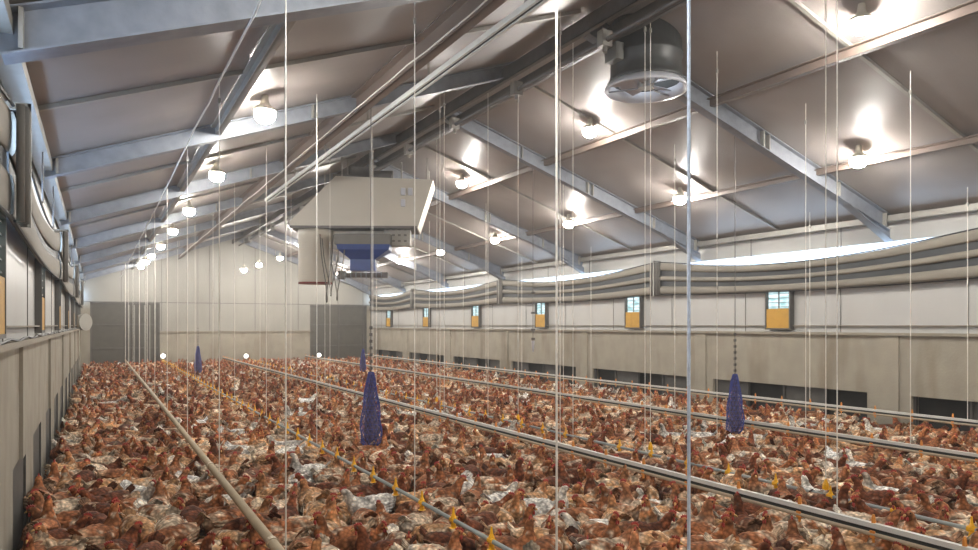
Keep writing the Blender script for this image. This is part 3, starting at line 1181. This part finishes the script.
# ------------------------------------------------------------------ hens
def lerp_keys(keys, n):
    keys = np.array(keys, float)
    k = len(keys)
    out = []
    for i in range(n):
        t = i / (n - 1) * (k - 1)
        a = min(int(t), k - 2)
        u = t - a
        p0, p1, p2, p3 = keys[max(a - 1, 0)], keys[a], keys[a + 1], keys[min(a + 2, k - 1)]
        out.append(.5 * ((2 * p1) + (-p0 + p2) * u + (2 * p0 - 5 * p1 + 4 * p2 - p3) * u * u + (-p0 + 3 * p1 - 3 * p2 + p3) * u ** 3))
    return np.array(out)

# spine keys: x, y, z, half width, half height
BODY = [(-.205, 0, .315, .012, .016), (-.18, 0, .29, .055, .052), (-.12, 0, .255, .094, .088), (-.03, 0, .225, .110, .108),
        (.06, 0, .225, .104, .104), (.115, 0, .26, .080, .080)]
POSES = {
    'upright': (BODY, [(.138, 0, .31, .058, .060), (.14, 0, .365, .034, .036), (.15, 0, .405, .029, .031), (.172, 0, .425, .026, .027), (.198, 0, .422, .013, .014)]),
    'relaxed': (BODY, [(.155, 0, .30, .052, .05), (.18, 0, .34, .036, .036), (.198, 0, .368, .029, .031), (.222, 0, .382, .026, .026), (.248, 0, .376, .013, .014)]),
    'lowered': (BODY[:5] + [(.125, 0, .235, .072, .072)], [(.175, .0, .21, .05, .048), (.215, .01, .165, .035, .034), (.238, .015, .125, .029, .03), (.252, .02, .10, .025, .026), (.262, .02, .075, .012, .013)]),
    'turned': (BODY, [(.138, .012, .31, .058, .060), (.14, .02, .36, .034, .036), (.142, .032, .40, .029, .031), (.15, .055, .418, .025, .027), (.158, .082, .413, .013, .014)]),
    'hunched': ([(a, b, c - .05, d * 1.08, e) for a, b, c, d, e in BODY[:5]] + [(.11, 0, .215, .08, .078)],
                [(.14, 0, .25, .056, .056), (.155, -.01, .285, .04, .04), (.168, -.02, .312, .031, .031), (.19, -.03, .322, .026, .026), (.214, -.04, .316, .013, .013)]),
}
COLORS = {
    'rust-brown': dict(body=(164, 104, 66), neck=(174, 110, 68), tail=(214, 184, 152), belly=(200, 158, 122), patch=.22),
    'dark brown': dict(body=(116, 66, 42), neck=(140, 80, 50), tail=(166, 126, 96), belly=(164, 118, 86), patch=.12),
    'golden tan': dict(body=(206, 158, 112), neck=(192, 132, 86), tail=(232, 212, 184), belly=(224, 194, 158), patch=.30),
    'cream-mottled': dict(body=(226, 204, 176), neck=(184, 124, 84), tail=(240, 230, 214), belly=(232, 214, 188), patch=.36),
    'white': dict(body=(236, 231, 222), neck=(232, 224, 210), tail=(242, 239, 233), belly=(238, 234, 225), patch=.0),
}
for c in COLORS.values():
    for k in ('body', 'neck', 'tail', 'belly'):
        c[k] = np.array(lin(c[k]))
CREAM = np.array(lin((232, 210, 182)))

def vnoise(p, s, seed):
    q = p * s + seed * 7.13
    return (np.sin(q[:, 0] * 1.7 + 2.1 * np.sin(q[:, 1] * 1.3 + seed)) + np.sin(q[:, 2] * 2.3 + 1.7 * np.sin(q[:, 0] * .9)) + np.sin(q[:, 1] * 2.9 + q[:, 2])) / 3

def body_mesh(pose, n_long, n_rad):
    ks = POSES[pose][0] + POSES[pose][1]
    sec = lerp_keys(ks, n_long)
    V = []
    tt = []
    for i in range(n_long):
        a, b = sec[max(i - 1, 0)][:3], sec[min(i + 1, n_long - 1)][:3]
        t = (b - a) / (np.linalg.norm(b - a) + 1e-9)
        side = np.array([0, 1, 0]) - t[1] * t
        side /= np.linalg.norm(side)
        up = np.cross(t, side)
        for k in range(n_rad):
            an = 2 * math.pi * k / n_rad
            w_, h_ = max(sec[i][3], .006), max(sec[i][4], .006)
            V.append(sec[i][:3] + side * math.cos(an) * w_ + up * math.sin(an) * h_)
            tt.append(i / (n_long - 1))
    Fs = []
    for i in range(n_long - 1):
        for k in range(n_rad):
            Fs.append((i * n_rad + k, i * n_rad + (k + 1) % n_rad, (i + 1) * n_rad + (k + 1) % n_rad, (i + 1) * n_rad + k))
    Fs.append(tuple(range(n_rad - 1, -1, -1)))
    Fs.append(tuple((n_long - 1) * n_rad + k for k in range(n_rad)))
    V = np.array(V)
    tt = np.array(tt)
    cen = np.repeat(sec[:, :3], n_rad, 0)
    amt = .085 * vnoise(V, 70, 2.0) + .05 * vnoise(V, 130, 5.0)
    amt = amt * (tt < .8) * (tt > .03)
    V = V + (V - cen) * amt[:, None]
    return V, Fs, tt

def body_color(V, tt, cname, seed):
    c = COLORS[cname]
    col = np.tile(c['body'], (len(V), 1))
    hips = np.clip((tt - .52) / .12, 0, 1)[:, None]
    col = col * (1 - hips) + c['neck'] * hips
    tl = np.clip((.16 - tt) / .12, 0, 1)[:, None]
    col = col * (1 - tl) + c['tail'] * tl
    be = (np.clip((.20 - V[:, 2]) / .08, 0, 1) * (tt < .6))[:, None]
    col = col * (1 - be) + c['belly'] * be
    nz = vnoise(V, 24, seed) + .6 * vnoise(V, 55, seed + 3)
    pt = np.clip((nz - (1.0 - 2.2 * c['patch'])) * 4, 0, 1)[:, None] * (tt < .75)[:, None]
    if c['patch'] > 0:
        base = CREAM if cname != 'cream-mottled' else COLORS['rust-brown']['body']
        col = col * (1 - pt) + base * pt
    face = np.clip((tt - .955) / .03, 0, 1)[:, None]
    red = np.array(lin((172, 84, 62)))
    col = col * (1 - face) + red * face
    sh = 1 + .22 * vnoise(V, 60, seed + 9)
    return np.clip(col * sh[:, None], 0.01, 1)

def head_info(pose):
    k = POSES[pose][1]
    h = Vector(k[3][:3])
    f = (Vector(k[4][:3]) - Vector(k[3][:3])).normalized()
    return h, f

def wing_geo(s, dz, nl=10, nr=8):
    """folded wing: a pointed lens lying on the flank"""
    V, Fs = [], []
    for i in range(nl + 1):
        t = i / nl
        x = .085 - .27 * t
        z = .245 + dz + .035 * t - .02 * math.sin(t * math.pi)
        hh = .062 * math.sin(math.pi * min(1, (t * .92 + .06))) ** .6 * (1 - .35 * t) + .003
        yy = s * (.093 + .022 * math.sin(math.pi * t) - .045 * t * t)
        th = .016 * math.sin(math.pi * (t * .9 + .05)) + .003
        for k in range(nr):
            a = 2 * math.pi * k / nr
            V.append((x, yy + s * th * math.cos(a), z + hh * math.sin(a) - .008))
    for i in range(nl):
        for k in range(nr):
            Fs.append((i * nr + k, i * nr + (k + 1) % nr, (i + 1) * nr + (k + 1) % nr, (i + 1) * nr + k))
    Fs.append(tuple(range(nr)))
    Fs.append(tuple(nl * nr + k for k in range(nr)))
    # long flight feathers over the rump
    for j in range(4):
        n0 = len(V)
        z0 = .262 + dz - .018 * j
        for t, wd in ((0, .008), (.55, .012), (1, .003)):
            xx = -.07 - (.125 - .012 * j) * t
            yy = s * (.113 - .012 * j * 0 - .05 * t + .004 * j)
            zz = z0 + (.030 - .010 * j) * t
            for a, b in ((-1, -1), (1, -1), (1, 1), (-1, 1)):
                V.append((xx, yy + s * b * .002 + s * .003, zz + a * wd))
        for j2 in range(2):
            for k in range(4):
                a0 = n0 + j2 * 4
                Fs.append((a0 + k, a0 + (k + 1) % 4, a0 + 4 + (k + 1) % 4, a0 + 4 + k))
        Fs.append((n0, n0 + 1, n0 + 2, n0 + 3))
        Fs.append((n0 + 8, n0 + 9, n0 + 10, n0 + 11))
    return np.array(V), Fs

def tail_geo(dz, nfe=6):
    V, Fs = [], []
    for i in range(nfe):
        s = (i - (nfe - 1) / 2) / ((nfe - 1) / 2)
        elev = math.radians(50 - 12 * abs(s))
        az = math.radians(20 * s)
        d = Vector((-math.cos(elev) * math.cos(az), math.sin(az) * .8, math.sin(elev)))
        base = Vector((-.165, .018 * s, .285 + dz))
        L = .115 - .02 * abs(s)
        sd = Vector((.5, .0, .7)).cross(d).normalized()
        nn = d.cross(sd).normalized()
        n0 = len(V)
        for t, wd in ((0, .010), (.5, .018), (.85, .017), (1.0, .006)):
            p = base + d * (L * t)
            for a, b in ((-1, -1), (1, -1), (1, 1), (-1, 1)):
                V.append(tuple(p + sd * (a * wd) + nn * (b * .0022)))
        for j in range(3):
            for k in range(4):
                a0 = n0 + j * 4
                Fs.append((a0 + k, a0 + (k + 1) % 4, a0 + 4 + (k + 1) % 4, a0 + 4 + k))
        Fs.append((n0, n0 + 1, n0 + 2, n0 + 3))
        Fs.append((n0 + 12, n0 + 13, n0 + 14, n0 + 15))
    return np.array(V), Fs

def comb_geo(pose):
    h, f = head_info(pose)
    up = Vector((0, 0, 1))
    if abs(f.z) > .75:
        up = Vector((1, 0, .2)).normalized()
    up = (up - f * up.dot(f)).normalized()
    s = f.cross(up)
    pr = [(-.028, .016), (-.032, .030), (-.022, .028), (-.018, .040), (-.008, .030), (-.002, .043), (.006, .031), (.013, .041), (.019, .028), (.028, .030), (.028, .012)]
    V = []
    for q in (-.005, .005):
        for a, b in pr:
            V.append(tuple(h + f * a + up * b + s * q))
    n = len(pr)
    Fs = [tuple(range(n)), tuple(range(2 * n - 1, n - 1, -1))] + [(i, n + i, n + (i + 1) % n, (i + 1) % n) for i in range(n)]
    return np.array(V), Fs, (h, f, up, s)

def raw(name, V, Fs, mt, cols=None, smooth=True):
    me = bpy.data.meshes.new(name)
    me.from_pydata([tuple(p) for p in V], [], Fs)
    me.materials.append(mt)
    if cols is not None:
        at = me.color_attributes.new('Col', 'FLOAT_COLOR', 'POINT')
        at.data.foreach_set('color', np.concatenate([cols, np.ones((len(cols), 1))], 1).astype(np.float32).ravel())
    if smooth:
        me.polygons.foreach_set('use_smooth', [True] * len(me.polygons))
    me.update()
    return me

def dz_of(pose):
    return -.05 if pose == 'hunched' else 0

CACHE = {}
def hen_meshes(pose, cname, seed):
    key = (pose, cname, seed)
    if key in CACHE:
        return CACHE[key]
    V, Fs, tt = body_mesh(pose, 30, 18)
    rnd = np.random.RandomState(seed * 13 + 1)
    body = raw('hen_body', V, Fs, M['feather'], body_color(V, tt, cname, seed))
    dz = dz_of(pose)
    parts = []
    c = COLORS[cname]
    for s in (-1, 1):
        W, Wf = wing_geo(s, dz)
        base = np.tile(c['body'] * (1.08 if cname != 'dark brown' else .9), (len(W), 1))
        t = np.minimum((np.arange(len(W)) // 8) / 10., 1.)
        tipc = c['tail'] if seed % 2 else c['body'] * .75
        m_ = np.clip((t - .55) * 2.5, 0, 1)[:, None]
        base = base * (1 - m_) + tipc * m_
        nz = vnoise(W, 40, seed + s)
        pt = np.clip((nz - (1.05 - 2.4 * c['patch'])) * 5, 0, 1)[:, None]
        base = base * (1 - pt) + CREAM * pt
        parts.append(('wing', raw('wing', W, Wf, M['feather'], np.clip(base, .01, 1)), None))
    Tv, Tf = tail_geo(dz)
    tc = np.tile(c['tail'], (len(Tv), 1)) * (1 + .15 * vnoise(Tv, 30, seed))[:, None]
    if seed % 3 == 0:
        tc = np.tile(c['body'] * .7, (len(Tv), 1))
    parts.append(('tail', raw('tail', Tv, Tf, M['feather'], np.clip(tc, .01, 1), False), None))
    Cv, Cf, (h, f, up, s_) = comb_geo(pose)
    parts.append(('comb', raw('comb', Cv, Cf, M['comb'], None, False), None))
    b = MB().tube([h + f * .022 - up * .002, h + f * .042 - up * .006, h + f * .055 - up * .012], [.011, .007, .0015], 7)
    parts.append(('beak', raw('beak', b.v, b.f, M['beak']), None))
    for q in (-1, 1):
        b = MB().ell(h + f * .02 - up * .032 + s_ * (q * .009), (.008, .006, .017), 8, 6)
        parts.append(('wattle', raw('wattle', b.v, b.f, M['comb']), 'full'))
    for q in (-1, 1):
        b = MB().ell(h + f * .004 + up * .006 + s_ * (q * .0235), (.006, .006, .006), 8, 6)
        parts.append(('eye', raw('eye', b.v, b.f, M['eye']), 'full'))
    for q in (-1, 1):
        y_ = q * .045
        z1 = .17 + dz
        b = MB().tube([(-.01, y_, z1), (-.03, y_, .11 + dz * .8), (-.015, y_, .02)], [.03, .013, .008], 7)
        for an in (-.5, 0, .5, math.pi):
            L = .055 if an != math.pi else .025
            b.tube([(-.015, y_, .012), (-.015 + L * math.cos(an), y_ + L * math.sin(an), .006)], [.008, .005], 5)
        parts.append(('leg', raw('leg', b.v, b.f, M['leg']), None))
    CACHE[key] = (body, parts)
    return CACHE[key]

# ---- where the hens stand
OBST = [1.03, 2.42, 4.85, 5.97, 8.45, 11.25]
pts = []
cell = .2
grid = {}
def near(x, y, r):
    gi, gj = int(x / cell), int(y / cell)
    k = int(r / cell) + 1
    for i in range(gi - k, gi + k + 1):
        for j in range(gj - k, gj + k + 1):
            for q in grid.get((i, j), ()):
                if (pts[q][0] - x) ** 2 + (pts[q][1] - y) ** 2 < r * r:
                    yield q
def caps(x, y, a):
    return [(x + math.cos(a) * t, y + math.sin(a) * t) for t in (-.12, 0, .12)]
pts_cap = []
def try_add(x, y, a=None, pose=None, cname=None, rmin=.245):
    if a is None:
        best = None
        nb = list(near(x, y, .5))
        for q in nb:
            if (pts[q][0] - x) ** 2 + (pts[q][1] - y) ** 2 < rmin * rmin:
                return False
        for _ in range(7):
            aa = random.uniform(-math.pi, math.pi)
            cp = caps(x, y, aa)
            md = 9
            for q in nb:
                for u in pts_cap[q]:
                    for v in cp:
                        dd = (u[0] - v[0]) ** 2 + (u[1] - v[1]) ** 2
                        if dd < md:
                            md = dd
            for cpp in cp:
                if cpp[0] < XL + .17 or cpp[0] > XR - .17:
                    md = 0
            if best is None or md > best[0]:
                best = (md, aa)
        if best[0] < .135 ** 2:
            return False
        a = best[1]
    i = len(pts)
    pts.append((x, y, a, pose, cname))
    pts_cap.append(caps(x, y, a))
    grid.setdefault((int(x / cell), int(y / cell)), []).append(i)
    return True
def groundpt(px, py, z):
    d = F * (CAMZ - z) / (py - 325)
    u = (px - 489) / F
    return d * (u * C_ + S_), d * (C_ - u * S_)
HERO = [(308, 473, 'white', 'upright', 175), (417, 525, 'cream-mottled', 'upright', 70), (640, 512, 'cream-mottled', 'upright', 130),
        (583, 520, 'rust-brown', 'lowered', 10), (108, 490, 'golden tan', 'relaxed', 50), (38, 500, 'rust-brown', 'relaxed', 120),
        (158, 508, 'cream-mottled', 'upright', 110), (60, 536, 'dark brown', 'hunched', 60), (200, 512, 'rust-brown', 'upright', 20),
        (395, 520, 'rust-brown', 'hunched', 150), (510, 470, 'golden tan', 'relaxed', 60), (672, 495, 'dark brown', 'upright', 100),
        (760, 455, 'rust-brown', 'relaxed', 160), (905, 512, 'cream-mottled', 'lowered', 185), (945, 520, 'rust-brown', 'upright', 150),
        (860, 465, 'rust-brown', 'relaxed', 30), (745, 530, 'dark brown', 'upright', 90), (285, 535, 'rust-brown', 'relaxed', 200)]
for px, py, cn, ps, ang in HERO:
    x, y = groundpt(px, py, .25)
    try_add(x, y, math.radians(ang) - TH, ps, cn)
tries = 0
# darts
N = 90000
xs = np.random.RandomState(3).uniform(XL + .14, XR - .14, N)
ys = np.random.RandomState(4).uniform(.9, YB - .2, N)
for x, y in zip(xs, ys):
    if x * x + y * y < .8:
        continue
    try_add(float(x), float(y))
names_c = list(COLORS)
pose_n = list(POSES)
for i, (x, y, a, ps, cn) in enumerate(pts):
    if ps is None:
        ps = random.choices(pose_n, [.15, .28, .23, .12, .22])[0]
    if cn is None:
        cn = random.choices(names_c, [.34, .20, .22, .20, .04])[0]
    pts[i] = (x, y, a, ps, cn)
print('hens', len(pts))
vis = []
for i, p in enumerate(pts):
    u, v, d = proj(p[0], p[1], .30)
    u2, v2, d2 = proj(p[0], p[1], .34)
    if d > .5 and 4 < u < 974 and v2 < 546:
        vis.append((d, i))
vis.sort()
near_ids = [i for d, i in vis[:300]]
near_set = set(near_ids)

def facing(a):
    # heading relative to the viewing direction
    r = (a - (math.pi / 2 - TH) + math.pi) % (2 * math.pi) - math.pi
    if abs(r) < math.pi / 4:
        return 'tail to viewer'
    if abs(r) > 3 * math.pi / 4:
        return 'facing viewer'
    return 'facing left' if r > 0 else 'facing right'
POSEW = {'upright': 'head high', 'relaxed': 'head forward', 'lowered': 'head down', 'turned': 'head turned', 'hunched': 'crouching'}
def zone(x):
    if x < 1.03:
        return 'left of feed pipe'
    if x < 2.42:
        return 'right of feed pipe'
    if x < 4.85:
        return 'left of nearest railed line'
    if x < 8.45:
        return 'right of nearest railed line'
    return 'by the right wall'
cnt = {}
first_kind = {}
for rank, i in enumerate(near_ids):
    x, y, a, ps, cn = pts[i]
    seed = int(rng.randint(0, 3)) + 1
    key = (ps, cn, seed)
    body, parts = hen_meshes(ps, cn, seed)
    o = bpy.data.objects.new('hen', body)
    COL.objects.link(o)
    o.location = (x, y, 0)
    o.rotation_euler = (0, 0, a)
    sc = random.uniform(1.0, 1.14)
    o.scale = (sc, sc, sc)
    lk = (cn, POSEW[ps], facing(a), zone(x))
    n = cnt.get(lk, 0)
    cnt[lk] = n + 1
    lb = '%s hen, %s, %s, %s, %s such' % (cn, POSEW[ps], facing(a), zone(x), ORD[min(n, 19)])
    tag(o, lb, 'hen', 'brown hens crowding the floor')
    for nm, me, lvl in parts:
        if lvl == 'full' and rank > 95:
            continue
        q = bpy.data.objects.new(nm, me)
        COL.objects.link(q)
        q.parent = o
print('max label count', max(cnt.values()))

# ---- the rest of the flock, one object
def flock():
    lod = {}
    rs = np.random.RandomState(9)
    def proto_geo(ps, cn, seed, level):
        k = (ps, cn, seed, level)
        if k in lod:
            return lod[k]
        nl, nr = ((20, 12), (14, 8), (10, 6))[level]
        V, Fs, tt = body_mesh(ps, nl, nr)
        Cc = body_color(V, tt, cn, seed)
        Vs, Fl, Cl, off = [V], list(Fs), [Cc], len(V)
        def app(v, f, c):
            nonlocal off
            Vs.append(np.array([tuple(p) for p in v]))
            Fl.extend([tuple(q + off for q in g) for g in f])
            Cl.append(np.tile(c, (len(v), 1)) if np.ndim(c) == 1 else c)
            off += len(v)
        dz = dz_of(ps)
        c = COLORS[cn]
        if level < 2:
            for s in (-1, 1):
                W, Wf = wing_geo(s, dz, 6 if level == 0 else 4, 6)
                cc = np.tile(c['body'] * 1.05, (len(W), 1))
                t = np.minimum((np.arange(len(W)) // 6) / (6. if level == 0 else 4.), 1.)
                m_ = np.clip((t - .5) * 2.5, 0, 1)[:, None]
                tipc = c['tail'] if seed % 2 else c['body'] * .75
                app(W, Wf, cc * (1 - m_) + tipc * m_)
        Tv, Tf = tail_geo(dz, 5 if level == 0 else 3)
        app(Tv, Tf, c['tail'] if seed % 3 else c['body'] * .7)
        Cv, Cf, (h, f, up, s_) = comb_geo(ps)
        app(Cv, Cf, np.array(lin((160, 72, 56))))
        if level == 0:
            b = MB().tube([h + f * .022, h + f * .055 - up * .012], [.011, .0015], 5)
            app(b.v, b.f, np.array(lin((205, 165, 100))))
        if level < 2:
            b = MB().ell(h + f * .02 - up * .032, (.01, .01, .017), 6, 4)
            app(b.v, b.f, np.array(lin((160, 72, 56))))
        b = MB()
        for q in (-1, 1):
            b.tube([(-.01, q * .045, .17 + dz), (-.015, q * .045, .0)], [.022, .009], 4)
        app(b.v, b.f, np.array(lin((196, 156, 84))))
        r = (np.concatenate(Vs), Fl, np.concatenate(Cl))
        lod[k] = r
        return r
    VV, CC, LT, LI = [], [], [], []
    off = 0
    for i, (x, y, a, ps, cn) in enumerate(pts):
        if i in near_set:
            continue
        d = x * S_ + y * C_
        lv = 0 if d < 13 else (1 if d < 21 else 2)
        V, Fs, Cl = proto_geo(ps, cn, int(rs.randint(1, 4)), lv)
        ca, sa = math.cos(a), math.sin(a)
        sc = rs.uniform(1.0, 1.14)
        W = np.empty_like(V)
        W[:, 0] = (V[:, 0] * ca - V[:, 1] * sa) * sc + x
        W[:, 1] = (V[:, 0] * sa + V[:, 1] * ca) * sc + y
        W[:, 2] = V[:, 2] * sc
        VV.append(W)
        CC.append(np.clip(Cl * rs.uniform(.66, 1.3), .01, 1))
        LT.append(np.array([len(f) for f in Fs], np.int32))
        LI.append(np.concatenate([np.array(f, np.int32) for f in Fs]) + off)
        off += len(V)
    V = np.concatenate(VV).astype(np.float32)
    Cc = np.concatenate(CC)
    LT = np.concatenate(LT)
    LI = np.concatenate(LI)
    me = bpy.data.meshes.new('flock')
    me.vertices.add(len(V))
    me.vertices.foreach_set('co', V.ravel())
    me.loops.add(len(LI))
    me.loops.foreach_set('vertex_index', LI)
    me.polygons.add(len(LT))
    st = np.concatenate([[0], np.cumsum(LT)[:-1]]).astype(np.int32)
    me.polygons.foreach_set('loop_start', st)
    me.polygons.foreach_set('loop_total', LT)
    me.polygons.foreach_set('use_smooth', np.ones(len(LT), bool))
    me.update(calc_edges=True)
    at = me.color_attributes.new('Col', 'FLOAT_COLOR', 'POINT')
    at.data.foreach_set('color', np.concatenate([Cc, np.ones((len(Cc), 1))], 1).astype(np.float32).ravel())
    me.materials.append(M['feather'])
    me.validate()
    o = bpy.data.objects.new('hen_flock', me)
    COL.objects.link(o)
    tag(o, 'dense flock of brown hens filling the barn floor to the far wall', 'hens', None, 'stuff')
    print('flock verts', len(V))
flock()
